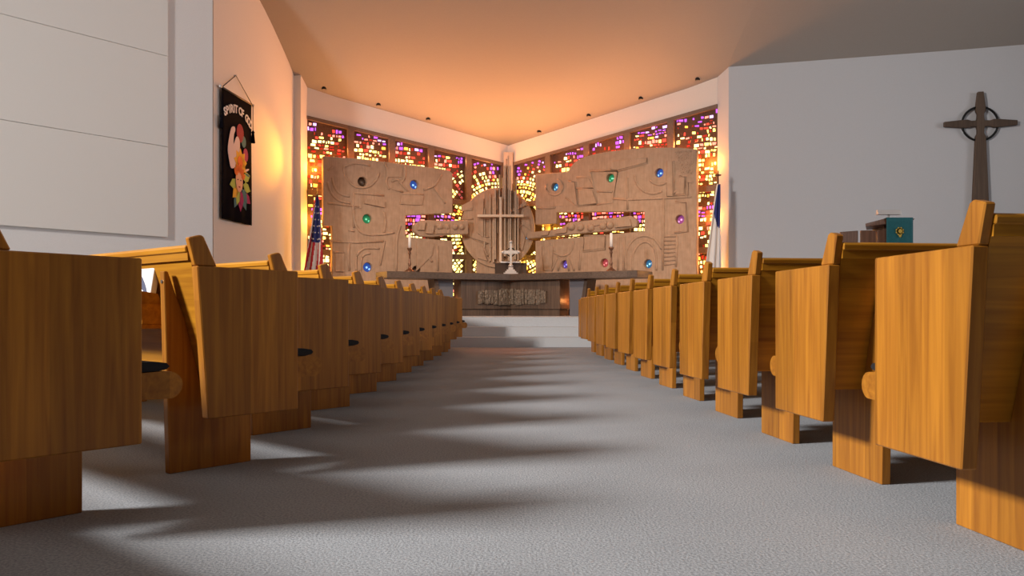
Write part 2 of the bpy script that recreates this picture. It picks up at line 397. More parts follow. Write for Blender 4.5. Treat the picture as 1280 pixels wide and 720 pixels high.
for side, P, Ln, zt in (('left', VL, LL, ztopL), ('right', VR, LR, ztopR)):
    pitch = (Ln - 0.12) / 5
    for k in range(5):
        wn += 1
        t0 = 0.12 + pitch * k + 0.07; t1 = 0.12 + pitch * (k + 1) - 0.07
        if k == 4: t1 = Ln
        rnd = random.Random(wn * 13)
        mb = MB()
        mb.prism([P.at(t0, Z_PLAT, -.05), P.at(t1, Z_PLAT, -.05), P.at(t1, zt(t1), -.05), P.at(t0, zt(t0), -.05)],
                 [P.at(t0, Z_PLAT, -.12), P.at(t1, Z_PLAT, -.12), P.at(t1, zt(t1), -.12), P.at(t0, zt(t0), -.12)])
        w = struct(mb, 'window_%d' % wn, M_matrix)
        mb = MB()
        def chip(c, dt, dz, ang, mi):
            ca, sa = math.cos(ang), math.sin(ang)
            cs = [(-dt, -dz), (dt, -dz), (dt, dz), (-dt, dz)]
            j = [(rnd.uniform(-.006, .006), rnd.uniform(-.006, .006)) for _ in cs]
            q = [(c[0] + (a + e) * ca - (b_ + g) * sa, c[1] + (a + e) * sa + (b_ + g) * ca) for (a, b_), (e, g) in zip(cs, j)]
            if any(t < t0 + .01 or t > t1 - .01 or z < Z_PLAT + .02 or z > zt(t) - .07 for t, z in q): return
            f = [P.at(t, z, -.035) for t, z in q]; bk = [P.at(t, z, -.06) for t, z in q]
            mb.prism(f, bk, mi)
        ct = 0.35
        z = Z_PLAT + 0.06
        # rows of irregular dalles away from the disc
        while z < zt(t1):
            hz = rnd.uniform(.062, .105)
            t = t0 + rnd.uniform(.02, .06)
            while t < t1 - .03:
                wt = rnd.choice((.05, .065, .08, .1, .12))
                tc_, zc_ = t + wt / 2, z + hz / 2 + rnd.uniform(-.012, .012)
                rr = math.hypot(tc_ - ct + 0.1, zc_ - DISC_Z)
                if rr > 1.75 - 0.25 * (k > 1):
                    mi = glass_pick(tc_, zc_, zt(tc_), rnd, False)
                    if mi is not None: chip((tc_, zc_), wt / 2 - .015, hz / 2 - rnd.uniform(.013, .024), 0, mi)
                t += wt
            z += hz
        # rings of dalles that radiate from the disc
        r = 0.7
        while r < 1.72:
            nseg = int(2 * math.pi * r / 0.085)
            hr = rnd.uniform(.065, .1)
            for q in range(nseg):
                a = 2 * math.pi * (q + rnd.uniform(-.15, .15)) / nseg
                c = (ct - 0.1 + r * math.cos(a), DISC_Z + r * math.sin(a))
                mi = rnd.choice((0, 0, 5, 1)) if r < 1.15 else glass_pick(c[0], c[1], zt(c[0]), rnd, rnd.random() < 0.8)
                if mi is not None and rnd.random() < .9: chip(c, hr / 2 - .016, rnd.uniform(.016, .029), a, mi)
            r += hr
        mb.build('stained_glass', G, w)
        # frame: header, side mullions, two transoms
        mb = MB()
        def bar(ta, tb, za, zb, zc, zd, k0=0.03, k1=-0.10):
            mb.prism([P.at(ta, za, k0), P.at(tb, zb, k0), P.at(tb, zd, k0), P.at(ta, zc, k0)],
                     [P.at(ta, za, k1), P.at(tb, zb, k1), P.at(tb, zd, k1), P.at(ta, zc, k1)])
        a0, a1 = t0 - 0.07, (t1 + 0.07 if k < 4 else t1)
        bar(a0, a1, zt(a0) - .075, zt(a1) - .075, zt(a0), zt(a1), 0.035)
        bar(a0, t0, Z_PLAT, Z_PLAT, zt(a0) - .07, zt(t0) - .07, 0.05)
        if k < 4: bar(t1, a1, Z_PLAT, Z_PLAT, zt(t1) - .07, zt(a1) - .07, 0.05)
        if k == 0: bar(0.02, a0, Z_PLAT, Z_PLAT, zt(0.02), zt(a0), 0.03)
        for zz in (1.84, 3.10): bar(t0, t1, zz - .06, zz - .06, zz + .06, zz + .06, 0.045)
        mb.build('window_frame', M_mullion, w)
# light corner post where the two glass walls meet
mb = MB(); mb.vert([(-0.39, 18.86), (-0.17, 18.86), (-0.17, 18.98), (-0.39, 18.98)], Z_PLAT, 4.35)
struct(mb, 'trim_4', M_post)

# ------------------------------------------------------------------ carved stone screens
def stone_relief(name, plane, outline, holes, ridges, plates, th=0.13, parent=None, ridge_r=0.026):
    """outline/holes/ridges are given as (t,z) points on the plane; a real thickness behind the face"""
    cu = bpy.data.curves.new(name, 'CURVE'); cu.dimensions = '2D'; cu.fill_mode = 'BOTH'; cu.extrude = th / 2; cu.bevel_depth = 0.012; cu.bevel_resolution = 1
    def spl(pts):
        s = cu.splines.new('POLY'); s.points.add(len(pts) - 1); s.use_cyclic_u = True
        for p, (t, z) in zip(s.points, pts): p.co = (t, z, 0, 1)
    spl(outline)
    for (t, z, r) in holes: spl([(t + r * math.cos(2 * math.pi * k / 24), z + r * math.sin(2 * math.pi * k / 24)) for k in range(24)])
    o = bpy.data.objects.new(name, cu); col.objects.link(o)
    dg = bpy.context.evaluated_depsgraph_get(); me = bpy.data.meshes.new_from_object(o.evaluated_get(dg))
    bpy.data.objects.remove(o); bpy.data.curves.remove(cu)
    mb = MB(); mb.bm.from_mesh(me); bpy.data.meshes.remove(me)
    for v in mb.bm.verts:
        v.co = plane.at(v.co.x, v.co.y, v.co.z)
    for pl, hgt in plates:
        f = [plane.at(t, z, th / 2 + hgt * 1.8) for t, z in pl]; bk = [plane.at(t, z, th / 2 - .01) for t, z in pl]
        mb.prism(f, bk)
    for rg in ridges:
        mb.tube([plane.at(t, z, th / 2 + 0.012) for t, z in rg], ridge_r, 6)
    ob = mb.build(name, M_stone, parent)
    return ob

SL = VL.off(0.42); SR = VR.off(0.42)
def conv(plane, ox, oy, sc, pts): return [plane.px(ox + x / sc, oy + y / sc) for x, y in pts]
def smooth(pts, n=4):
    out = []
    P_ = [pts[0]] + list(pts) + [pts[-1]]
    for i in range(1, len(P_) - 2):
        for k in range(n):
            u = k / n; a, b_, c, d = P_[i - 1], P_[i], P_[i + 1], P_[i + 2]
            out.append(tuple(0.5 * (2 * b_[j] + (c[j] - a[j]) * u + (2 * a[j] - 5 * b_[j] + 4 * c[j] - d[j]) * u * u + (3 * b_[j] - a[j] - 3 * c[j] + d[j]) * u ** 3) for j in (0, 1)))
    out.append(tuple(pts[-1])); return out
def arc(cx, cy, r, a0, a1, n=12, ry=None):
    ry = ry or r
    return [(cx + r * math.cos(R(a0 + (a1 - a0) * k / n)), cy + ry * math.sin(R(a0 + (a1 - a0) * k / n))) for k in range(n + 1)]

def roundels(root, plane, holes, mats):
    for (t, z, r), m in zip(holes, mats):
        mb = MB(); rr = r * 0.99
        # faceted glass lens set at the back of the hole
        n = 12
        rings = []
        for q, dep in ((1.0, -.055), (0.8, -.035), (0.5, -.02), (0.2, -.014)):
            rings.append([mb.bm.verts.new(plane.at(t + rr * q * math.cos(2 * math.pi * (k + .5 * (q < .9)) / n), z + rr * q * math.sin(2 * math.pi * (k + .5 * (q < .9)) / n), dep)) for k in range(n)])
        for a, b_ in zip(rings, rings[1:]):
            for k in range(n):
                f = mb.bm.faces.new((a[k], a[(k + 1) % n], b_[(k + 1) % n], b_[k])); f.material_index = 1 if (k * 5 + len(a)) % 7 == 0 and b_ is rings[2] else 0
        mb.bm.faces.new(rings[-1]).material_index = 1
        mb.build('glass_roundel', list(m), root)
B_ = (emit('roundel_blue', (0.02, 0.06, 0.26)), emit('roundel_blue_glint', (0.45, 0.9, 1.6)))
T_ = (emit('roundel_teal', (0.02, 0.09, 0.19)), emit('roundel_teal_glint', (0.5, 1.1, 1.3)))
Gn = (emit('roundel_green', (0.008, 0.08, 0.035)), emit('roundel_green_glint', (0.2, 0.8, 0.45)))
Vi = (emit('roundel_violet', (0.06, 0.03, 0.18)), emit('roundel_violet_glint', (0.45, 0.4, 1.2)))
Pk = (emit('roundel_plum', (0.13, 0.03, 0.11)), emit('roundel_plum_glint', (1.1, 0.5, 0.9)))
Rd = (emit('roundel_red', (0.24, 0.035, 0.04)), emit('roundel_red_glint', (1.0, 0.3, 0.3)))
Dk = (plain('roundel_unlit', (0.10, 0.06, 0.04), 0.3), plain('roundel_unlit_glint', (0.22, 0.15, 0.1), 0.3))

# left screen
zb = Z_PLAT
L_ = lambda pts: conv(SL, 0, 0, 1, pts)
LC = lambda pts: conv(SL, 390, 190, 4.645, pts)
ol = L_([(404, 196.5), (450, 200), (500, 206), (545, 211.5), (560, 214.5), (563.5, 218), (563.5, 266), (505, 269), (505, 297), (563.5, 302)])
ol += [(ol[-1][0], zb)]
lt = SL.px(415, 300)[0]
ol += [(lt, zb), (lt, SL.px(415, 282)[1]), (SL.px(404, 282)[0], SL.px(404, 282)[1])]
hl = []
for x, y in ((287, 175), (588, 192), (315, 390), (318, 670), (600, 688)):
    t, z = SL.px(390 + x / 4.645, 190 + y / 4.645); hl.append((t, z, 0.112))
ridL = [smooth(LC(p)) for p in (
    [(110, 150), (125, 205), (155, 245), (210, 262)], [(85, 175), (105, 240), (150, 285), (215, 300)],
    [(180, 90), (192, 150), (245, 205), (320, 205), (370, 160), (382, 122)], [(180, 90), (240, 70), (330, 82)],
    [(410, 60), (432, 120), (425, 180), (440, 220)],
    [(535, 85), (528, 160), (500, 185)], [(640, 222), (705, 196), (745, 130)], [(455, 175), (490, 165), (520, 200), (550, 230)],
    [(700, 210), (735, 260), (765, 300)],
    [(235, 340), (245, 420), (290, 475), (380, 482), (470, 470)], [(410, 350), (420, 410), (410, 470)],
    [(250, 690), (252, 610), (280, 572), (315, 560), (385, 562)], [(275, 690), (280, 625), (300, 597), (330, 590)],
    [(505, 430), (485, 520), (482, 690)], [(600, 600), (640, 570), (665, 590)], [(610, 530), (650, 590), (690, 640)])]
ridL += [LC(p) for p in ([(85, 300), (160, 306), (265, 322)], [(240, 240), (330, 248), (410, 255)], [(237, 240), (233, 330), (236, 440)],
                         [(100, 520), (250, 527), (410, 520)], [(415, 515), (402, 585), (388, 660)], [(210, 530), (205, 610), (210, 690)],
                         [(458, 216), (520, 234)], [(720, 545), (722, 690)], [(515, 246), (640, 252)], [(205, 455), (240, 462)], [(85, 110), (120, 85)], [(180, 585), (120, 582)])]
platL = [(LC([(300, 276), (410, 288), (412, 326), (296, 302)]), .035), (LC([(512, 252), (640, 256), (628, 312), (502, 306)]), .02),
         (LC([(128, 590), (178, 590), (178, 695), (128, 695)]), .03), (LC([(420, 95), (515, 100), (512, 150), (428, 150)]), .02),
         (LC([(240, 255), (280, 255), (280, 330), (240, 330)]), .015), (LC([(600, 520), (700, 530), (690, 600), (600, 690)]), .018)]
scr = tag(empty('stone_screen', tuple(SL.at(2.2, zb))), 'carved sandstone relief screen left of the round disc, with the notch facing right', 'relief screen')
def adopt(o, root):
    o.parent = root; o.matrix_parent_inverse = Matrix.Translation(-Vector(root.location))
o = stone_relief('carved_slab', SL, ol, hl, ridL, platL); adopt(o, scr)
before = set(col.objects); roundels(None, SL, hl, (Dk, B_, Gn, B_, Dk))
for o in set(col.objects) - before: adopt(o, scr)

# right screen
R_ = lambda pts: conv(SR, 0, 0, 1, pts)
RC = lambda pts: conv(SR, 660, 180, 4.364, pts)
orr = R_([(672, 219), (712, 216)]) + smooth(R_([(712, 216), (722, 203), (745, 194), (780, 188.5), (815, 186), (850, 186), (871, 188)]), 3)
orr += [(orr[-1][0], zb), (orr[0][0], zb)] + R_([(672, 302), (740, 296), (808, 290), (808, 264), (750, 264.5), (697, 265), (697, 279), (672, 280.5)])
orr = [orr[0]] + orr[1:]
hr_ = []
for x, y in ((155, 237), (457, 188), (723, 160), (835, 413), (208, 658), (425, 650), (662, 655)):
    t, z = SR.px(660 + x / 4.364, 180 + y / 4.364); hr_.append((t, z, 0.105))
ridR = [RC(arc(155, 237, 46, -70, 200)), smooth(RC(arc(690, 175, 98, 180, 60, 14))), RC(arc(725, 165, 60, 150, 40)),
        smooth(RC([(545, 690), (545, 590), (585, 525), (640, 502), (700, 522), (738, 575)])),
        smooth(RC([(580, 690), (582, 610), (610, 555), (650, 535), (690, 560), (708, 610), (710, 690)])),
        smooth(RC([(135, 540), (150, 590), (200, 612), (245, 588), (258, 530)])),
        smooth(RC([(805, 270), (830, 240), (845, 190)]))]
ridR += [RC(p) for p in ([(230, 205), (268, 210), (280, 345), (215, 295)], [(275, 185), (342, 182), (370, 245), (275, 245)],
                         [(285, 250), (365, 250), (387, 330), (285, 340), (285, 250)], [(345, 150), (500, 150), (470, 322), (385, 332)],
                         [(345, 150), (360, 205), (385, 330)], [(385, 260), (470, 262)], [(460, 142), (470, 100), (560, 92), (660, 80), (660, 106), (500, 150)],
                         [(555, 85), (565, 120)], [(550, 185), (552, 360)], [(470, 300), (560, 306), (750, 298), (900, 290)], [(750, 300), (746, 480), (742, 690)],
                         [(770, 290), (770, 96), (802, 96), (802, 290)], [(812, 320), (875, 320), (878, 480), (808, 486)], [(835, 180), (868, 182), (862, 280), (808, 282)],
                         [(880, 295), (878, 212), (908, 212)], [(60, 350), (130, 352), (160, 348)], [(170, 620), (140, 692)], [(190, 622), (175, 692)], [(238, 615), (262, 692)], [(222, 622), (235, 692)],
                         [(318, 502), (435, 502), (430, 575), (310, 588), (318, 502)], [(90, 560), (100, 690)], [(300, 560), (290, 690)], [(505, 510), (500, 690)], [(535, 510), (530, 690)],
                         [(822, 505), (815, 670)])]
ridR += [RC([(752, 505 + 22 * i), (818, 503 + 21 * i)]) for i in range(8)]
platR = [(RC([(772, 98), (800, 98), (800, 288), (772, 288)]), .03), (RC([(470, 102), (658, 83), (658, 104), (500, 146), (462, 140)]), .03),
         (RC([(288, 254), (362, 254), (383, 326), (288, 336)]), .02), (RC([(322, 506), (430, 506), (426, 570), (316, 582)]), .02),
         (RC([(95, 560), (150, 560), (140, 690), (100, 690)]), .02), (RC([(840, 185), (865, 186), (858, 276), (815, 276)]), .02),
         (RC([(135, 262), (215, 285), (268, 335), (60, 346), (60, 262)]), .012)]
rnd = random.Random(3)
for i in range(130):      # stippled corner
    x, y = rnd.uniform(810, 912), rnd.uniform(40, 165)
    platR.append((RC([(x - 2.2, y - 2.2), (x + 2.2, y - 2.2), (x + 2.2, y + 2.2), (x - 2.2, y + 2.2)]), .012))
scr = tag(empty('stone_screen', tuple(SR.at(2.4, zb))), 'taller carved sandstone relief screen right of the round disc, with an arched top edge', 'relief screen')
o = stone_relief('carved_slab', SR, orr, hr_, ridR, platR); adopt(o, scr)
before = set(col.objects); roundels(None, SR, hr_, (T_, Gn, B_, Pk, Vi, Rd, T_))
for o in set(col.objects) - before: adopt(o, scr)

# round disc with arms, bars and pale cross
DP = Plane((-0.28, 18.22), (1, 0))
dc = DP.px(622.5, 285)
root = tag(empty('stone_disc', tuple(DP.at(dc[0], Z_PLAT))), 'round carved stone disc with a pale cross and tall thin bars, in the chancel corner', 'relief disc')
D_ = lambda pts: conv(DP, 0, 0, 1, pts)
DC = lambda pts: conv(DP, 550, 220, 5.54, pts)
outl = [(dc[0] + 0.835 * math.cos(R(a)), dc[1] + 0.90 * math.sin(R(a))) for a in range(0, 360, 6)]
dh = [(*DP.px(659.5, 297.5), 0.05)]
rid = [smooth(DC(p)) for p in ([(170, 370), (260, 420), (350, 420)], [(170, 400), (240, 440), (330, 470)], [(150, 300), (230, 300)], [(300, 480), (330, 560), (345, 600)],
                               [(160, 240), (230, 235)], [(540, 350), (610, 330)], [(555, 210), (545, 340), (550, 480)], [(355, 490), (330, 560)])]
plts = [(DC([(265, 160), (303, 160), (303, 430), (265, 400)]), .05), (DC([(170, 375), (345, 440), (345, 470), (190, 420)]), .04), (DC([(235, 500), (300, 520), (330, 590), (260, 570)]), .03),
        (DC([(480, 245), (590, 185), (600, 205), (490, 260)]), .05), (DC([(365, 205), (405, 215), (400, 240), (365, 235)]), .05), (DC([(560, 230), (620, 300), (630, 380), (560, 330)]), .02),
        (DC([(555, 360), (590, 430), (570, 520), (550, 500)]), .03), (DC([(150, 210), (225, 170), (230, 225), (150, 250)]), .02)]
o = stone_relief('disc', DP, outl, dh, rid, plts, 0.14); adopt(o, root)
before = set(col.objects); roundels(None, DP, dh, (T_,))
for o in set(col.objects) - before: adopt(o, root)
M_bar = plain('pale_stone_bar', (0.50, 0.37, 0.27), 0.85, noise=0.1, scale=20)
M_crossbar = plain('pale_limewood', (0.74, 0.56, 0.42), 0.7, noise=0.06, scale=15)
bars = [(349, 130, 590, 9), (372, 150, 600, 12), (385, 100, 580, 10), (400, 60, 400, 9), (437, 20, 570, 10), (450, -60, 560, 12), (463, -110, 560, 12), (476, -130, 590, 10),
        (489, -60, 470, 10), (505, 60, 540, 10), (520, 110, 580, 12), (540, 150, 590, 8), (310, 230, 500, 8), (413, 0, 160, 8), (528, 30, 300, 7)]
for i, (x, ya, yb, w) in enumerate(bars):
    (ta, z1), (tb, z0) = DC([(x - w / 2, ya), (x + w / 2, yb)])
    mb = MB(); k0 = 0.07; k1 = 0.13 + 0.05 * (i % 3)
    mb.prism([DP.at(ta, z0, k0), DP.at(tb, z0, k0), DP.at(tb, z0, k1), DP.at(ta, z0, k1)], [DP.at(ta, z1, k0), DP.at(tb, z1, k0), DP.at(tb, z1, k1), DP.at(ta, z1, k1)])
    o = mb.build('vertical_bar', M_bar); adopt(o, root)
mb = MB()
(ta, z1), (tb, z0) = DC([(413, 160), (429, 600)]); mb.box(ta + DP.o.x, tb + DP.o.x, DP.o.y - .34, DP.o.y - .26, z0, z1)
(ta, z1), (tb, z0) = DC([(264, 279), (578, 295)]); mb.box(ta + DP.o.x, tb + DP.o.x, DP.o.y - .35, DP.o.y - .26, z0, z1)
(ta, z1), (tb, z0) = DC([(417, 290), (425, 300)]); mb.box(ta + DP.o.x, tb + DP.o.x, DP.o.y - .28, DP.o.y - .05, z0, z1)
(ta, z1), (tb, z0) = DC([(417, 580), (425, 590)]); mb.box(ta + DP.o.x, tb + DP.o.x, DP.o.y - .28, DP.o.y - .05, z0, z1)
o = mb.build('cross', M_crossbar); o['label'] = 'pale plain cross on the disc'; adopt(o, root)
mb = MB(); mb.box(DP.o.x + dc[0] - .5, DP.o.x + dc[0] + .5, DP.o.y - .02, DP.o.y + .2, Z_PLAT, 1.75); o = mb.build('pedestal', M_stone); adopt(o, root)
# two arms that run out from the disc along the glass walls
AL = VL.off(0.50); AR = VR.off(0.50)
def arm(plane, outline, knobs, lumps):
    th = 0.14; mb = MB()
    mb.prism([plane.at(t, z, th / 2) for t, z in outline], [plane.at(t, z, -th / 2) for t, z in outline]); mb.bevel(0.015, 1)
    for t, z, r in knobs:
        c = plane.at(t, z, th / 2)
        bmesh.ops.create_icosphere(mb.bm, subdivisions=2, radius=r, matrix=Matrix.Translation(c))
    for pl, h in lumps: mb.prism([plane.at(t, z, th / 2 + h) for t, z in pl], [plane.at(t, z, th / 2 - .01) for t, z in pl])
    o = mb.build('arm', M_stone); adopt(o, root)
arm(AL, conv(AL, 0, 0, 1, [(584, 275), (560, 276.5), (534, 275.5), (524, 276), (516, 282), (516, 289), (524, 296), (540, 296.5), (560, 294), (584, 293)]),
    [(*AL.px(x, 284), 0.07) for x in (548, 557, 567, 575)],
    [(conv(AL, 0, 0, 1, p), h) for p, h in (([(522, 280), (530, 278), (528, 288), (520, 288)], .05), ([(532, 279), (541, 281), (538, 293), (530, 292)], .06), ([(542, 288), (560, 286), (560, 292), (542, 293)], .03))])
arm(AR, conv(AR, 0, 0, 1, [(660, 291), (690, 288), (706, 284.5), (712, 278.5), (745, 275), (775, 272), (790, 270), (798, 276), (797, 284), (770, 288.5), (735, 291.5), (700, 295), (660, 299)]),
    [(*AR.px(x, y), 0.085) for x, y in ((717, 284), (728, 284.5), (741, 285), (756, 283), (765, 282))],
    [(conv(AR, 0, 0, 1, p), h) for p, h in (([(680, 290), (690, 289), (688, 294), (679, 295)], .05), ([(697, 289), (712, 284), (711, 291), (697, 293)], .05), ([(772, 276), (790, 274), (792, 283), (772, 285)], .05), ([(745, 278), (760, 276), (761, 280), (745, 283)], .03))])

# ------------------------------------------------------------------ altar
AC = Vector((-0.2, 16.3)); TL, TR = 2.62, 2.83
dl, dr = VL.d, VR.d; bl, br = -VL.n, -VR.n
def vfoot(tl, tr, f0, f1):
    """V-shaped footprint: from tl on the left arm to tr on the right arm, between setbacks f0 and f1"""
    def mid(f):
        # intersection of both offset lines
        p = AC + bl * f; q = AC + br * f
        det = dl.x * (-dr.y) + dr.x * dl.y
        s = ((q.x - p.x) * (-dr.y) + dr.x * (q.y - p.y)) / det
        return p + dl * s
    a, b_ = AC + dl * tl + bl * f0, AC + dr * tr + br * f0
    c, d = AC + dr * tr + br * f1, AC + dl * tl + bl * f1
    return [tuple(a), tuple(mid(f0)), tuple(b_), tuple(c), tuple(mid(f1)), tuple(d)]
root = tag(empty('altar', (AC.x, AC.y, Z_PLAT)), 'long V-shaped dark walnut altar table on the chancel platform', 'altar')
def part(mb, name, mat, label=None):
    o = mb.build(name, mat); adopt(o, root)
    if label: o['label'] = label
    return o
mb = MB(); mb.vert(vfoot(TL, TR, 0, 0.7), 1.222, 1.355); mb.bevel(.008, 1); part(mb, 'table_top', M_walnut_top)
mb = MB(); mb.vert(vfoot(1.02, 1.08, .16, .55), .635, 1.222); mb.bevel(.006, 1); part(mb, 'pedestal', M_walnut)
mb = MB(); mb.vert(vfoot(0.99, 1.05, .20, .52), Z_PLAT, .635); part(mb, 'plinth', M_walnut)
# carved strip on the pedestal
mb = MB(); rnd = random.Random(5)
def onped(x, y):
    best = VL if x < 638 else VR
    p = Plane(AC + (bl if x < 638 else br) * .155, best.d); t, z = p.px(x, y); return p, t, z
xs = [597, 601.5, 605, 613, 616, 622, 625.5, 634, 637.9]; ys = [663]
def strip(xs):
    for a, b_ in zip(xs, xs[1:]):
        w = 3.2 * math.sin((.5 * (a + b_) - 597) / 87 * math.pi) ** .5 + rnd.uniform(-.7, .7)
        y0 = 364 - w * .8 + rnd.uniform(-.8, .8); y1 = 378 + w * .9 + rnd.uniform(-.8, .8); h = rnd.uniform(.015, .05)
        q = []
        for x, y in ((a + .3, y0 + rnd.uniform(-.6, .6)), (b_ - .3, y0), (b_ - .3, y1), (a + .3, y1 + rnd.uniform(-.6, .6))): q.append(onped(x if x < 638 or a >= 638 else 637.8, y))
        p = q[0][0]
        mb.prism([p.at(t, z, h) for _, t, z in q], [p.at(t, z, -.01) for _, t, z in q])
        for i in range(int((b_ - a) * 2.2)):      # hammered knobs
            pp, t, z = onped(rnd.uniform(a + .9, b_ - .9), rnd.uniform(y0 + 1.5, y1 - 1.5))
            bmesh.ops.create_icosphere(mb.bm, subdivisions=1, radius=rnd.uniform(.015, .035), matrix=Matrix.Translation(pp.at(t, z, h)) @ Matrix.Diagonal((1, .5, rnd.uniform(.8, 2.0), 1)))
strip(xs); strip([638.1, 643, 646, 653, 656, 660, 667, 670, 676, 681, 684])
part(mb, 'carved_strip', M_carve, 'irregular carved bronze strip')
for d_, b2, t in ((dl, bl, 1.52), (dr, br, 1.62)):
    a = AC + d_ * t + b2 * .2; e = AC + d_ * (t - .34) + b2 * .2; mb = MB()
    c1, c2 = a + b2 * .35, e + b2 * .35
    mb.prism([(a.x, a.y, 1.222), (e.x, e.y, 1.222), (e.x, e.y, Z_PLAT), (a.x - d_.x * .12, a.y - d_.y * .12, Z_PLAT)], [(c1.x, c1.y, 1.222), (c2.x, c2.y, 1.222), (c2.x, c2.y, Z_PLAT), (c1.x - d_.x * .12, c1.y - d_.y * .12, Z_PLAT)])
    lg = part(mb, 'leg', M_grey, 'grey slanted leg panel')
    mb = MB(); f0 = b2 * -.02
    a2 = a + d_ * .07
    mb.prism([(a.x + f0.x, a.y + f0.y, 1.22), (a2.x + f0.x, a2.y + f0.y, 1.22), (a2.x - d_.x * .12 + f0.x, a2.y - d_.y * .12 + f0.y, Z_PLAT), (a.x - d_.x * .12 + f0.x, a.y - d_.y * .12 + f0.y, Z_PLAT)],
             [(a.x + b2.x * .35, a.y + b2.y * .35, 1.22), (a2.x + b2.x * .35, a2.y + b2.y * .35, 1.22), (a2.x - d_.x * .12 + b2.x * .35, a2.y - d_.y * .12 + b2.y * .35, Z_PLAT), (a.x - d_.x * .12 + b2.x * .35, a.y - d_.y * .12 + b2.y * .35, Z_PLAT)])
    part(mb, 'leg_edge', M_walnut)

# silver standing cross on the altar
Z_ALT = 1.355
c = Vector(((638.5 - CX) / FX * 16.62, 16.62, Z_ALT))
root = tag(empty('altar_cross', tuple(c)), 'ornate silver standing cross on a stepped base at the middle of the altar', 'cross')
mb = MB()
for i, (w, z0, z1) in enumerate(((.15, 0, .035), (.115, .035, .07), (.085, .07, .105), (.05, .105, .15))): mb.box(-w, w, -w * .7, w * .7, z0, z1)
mb.bevel(.004, 1); mb.build('base', M_silver, root)
mb = MB(); mb.box(-.022, .022, -.015, .015, .15, .66)
mb.prism([(-.15, -.014, .43), (-.15, -.014, .50), (.15, -.014, .50), (.15, -.014, .43)], [(-.15, .014, .43), (-.15, .014, .50), (.15, .014, .50), (.15, .014, .43)])
for x, z in ((0, .68), (-.165, .465), (.165, .465)): bmesh.ops.create_icosphere(mb.bm, subdivisions=2, radius=.035, matrix=Matrix.Translation((x, 0, z)))
mb.lathe([(.02, .15), (.05, .17), (.05, .19), (.02, .22)], n=14); mb.build('shaft', M_silver, root)
mb = MB(); mb.tube([(.085 * math.cos(a * math.pi / 12), 0, .465 + .085 * math.sin(a * math.pi / 12)) for a in range(24)], .012, 8, closed=True); mb.build('ring', M_black, root)

# book on a dark wooden stand behind it
c = Vector(((638.5 - CX) / FX * 16.98, 16.98, Z_ALT))
root = tag(empty('book_stand', tuple(c)), 'dark wooden book stand at the middle of the altar behind the silver cross', 'book stand')
for s in (-1, 1):
    mb = MB(); mb.prism([(s * .03, .0, 0), (s * .34, -.03, 0), (s * .34, .03, .0), (s * .03, .06, 0)], [(s * .03, .10, .27), (s * .34, .07, .27), (s * .34, .11, .27), (s * .03, .14, .27)])
    mb.bevel(.005, 1); mb.build('panel', M_dk, root)
mb = MB(); mb.box(-.3, .3, .03, .16, 0, .03); mb.build('base', M_walnut, root)
b2 = tag(empty('open_book', (c.x, c.y + .13, Z_ALT + .27)), 'open white-paged book lying on the dark stand on the altar', 'book')
for s in (-1, 1):
    mb = MB(); mb.prism([(0, -.07, .001), (s * .22, -.07, .001), (s * .22, .05, .001), (0, .05, .001)], [(0, -.07, .018), (s * .22, -.07, .030), (s * .22, .05, .030), (0, .05, .018)])
    mb.build('pages', M_wax, b2)

# candlesticks
def candlestick(px, dep, label):
    x = (px - CX) / FX * dep
    r = tag(empty('candlestick', (x, dep, Z_ALT)), label, 'candlestick', None)
    mb = MB(); mb.lathe([(.10, 0), (.10, .02), (.06, .05), (.03, .07), (.022, .12), (.035, .16), (.02, .2), (.018, .34), (.032, .37), (.02, .40), (.05, .45), (.05, .475), (.02, .475)], n=18); mb.build('holder', M_brass, r)
    mb = MB(); mb.lathe([(.027, .47), (.027, .74), (.008, .75)], n=14); mb.build('candle', M_wax, r)
    mb = MB(); mb.tube([(0, 0, .745), (.002, 0, .765)], .004, 6); mb.build('wick', M_black, r)
candlestick(512, 15.55, 'tall white candle in a dark brass holder on the left arm of the altar')
candlestick(764, 15.35, 'tall white candle in a dark brass holder on the right arm of the altar')

# dark chair partly seen past the altar's right side
root = tag(empty('chancel_chair', ((726 - CX) / FX * 16.6, 16.6, Z_PLAT), R(-30)), 'low dark wooden chair just right of the altar pedestal', 'chair')
M_sad = plain('black_leather', (0.012, 0.012, 0.012), 0.5)
mb = MB(); mb.box(-.2, .2, -.2, .2, .30, .36); mb.bevel(.01, 1); mb.build('seat', M_sad, root)
mb = MB(); mb.box(-.2, .2, .17, .2, .36, .62); mb.bevel(.008, 1); mb.build('backrest', M_dk, root)
for sx in (-.17, .17):
    for sy in (-.17, .17):
        mb = MB(); mb.box(sx - .02, sx + .02, sy - .02, sy + .02, 0, .30); mb.build('leg', M_dk, root)

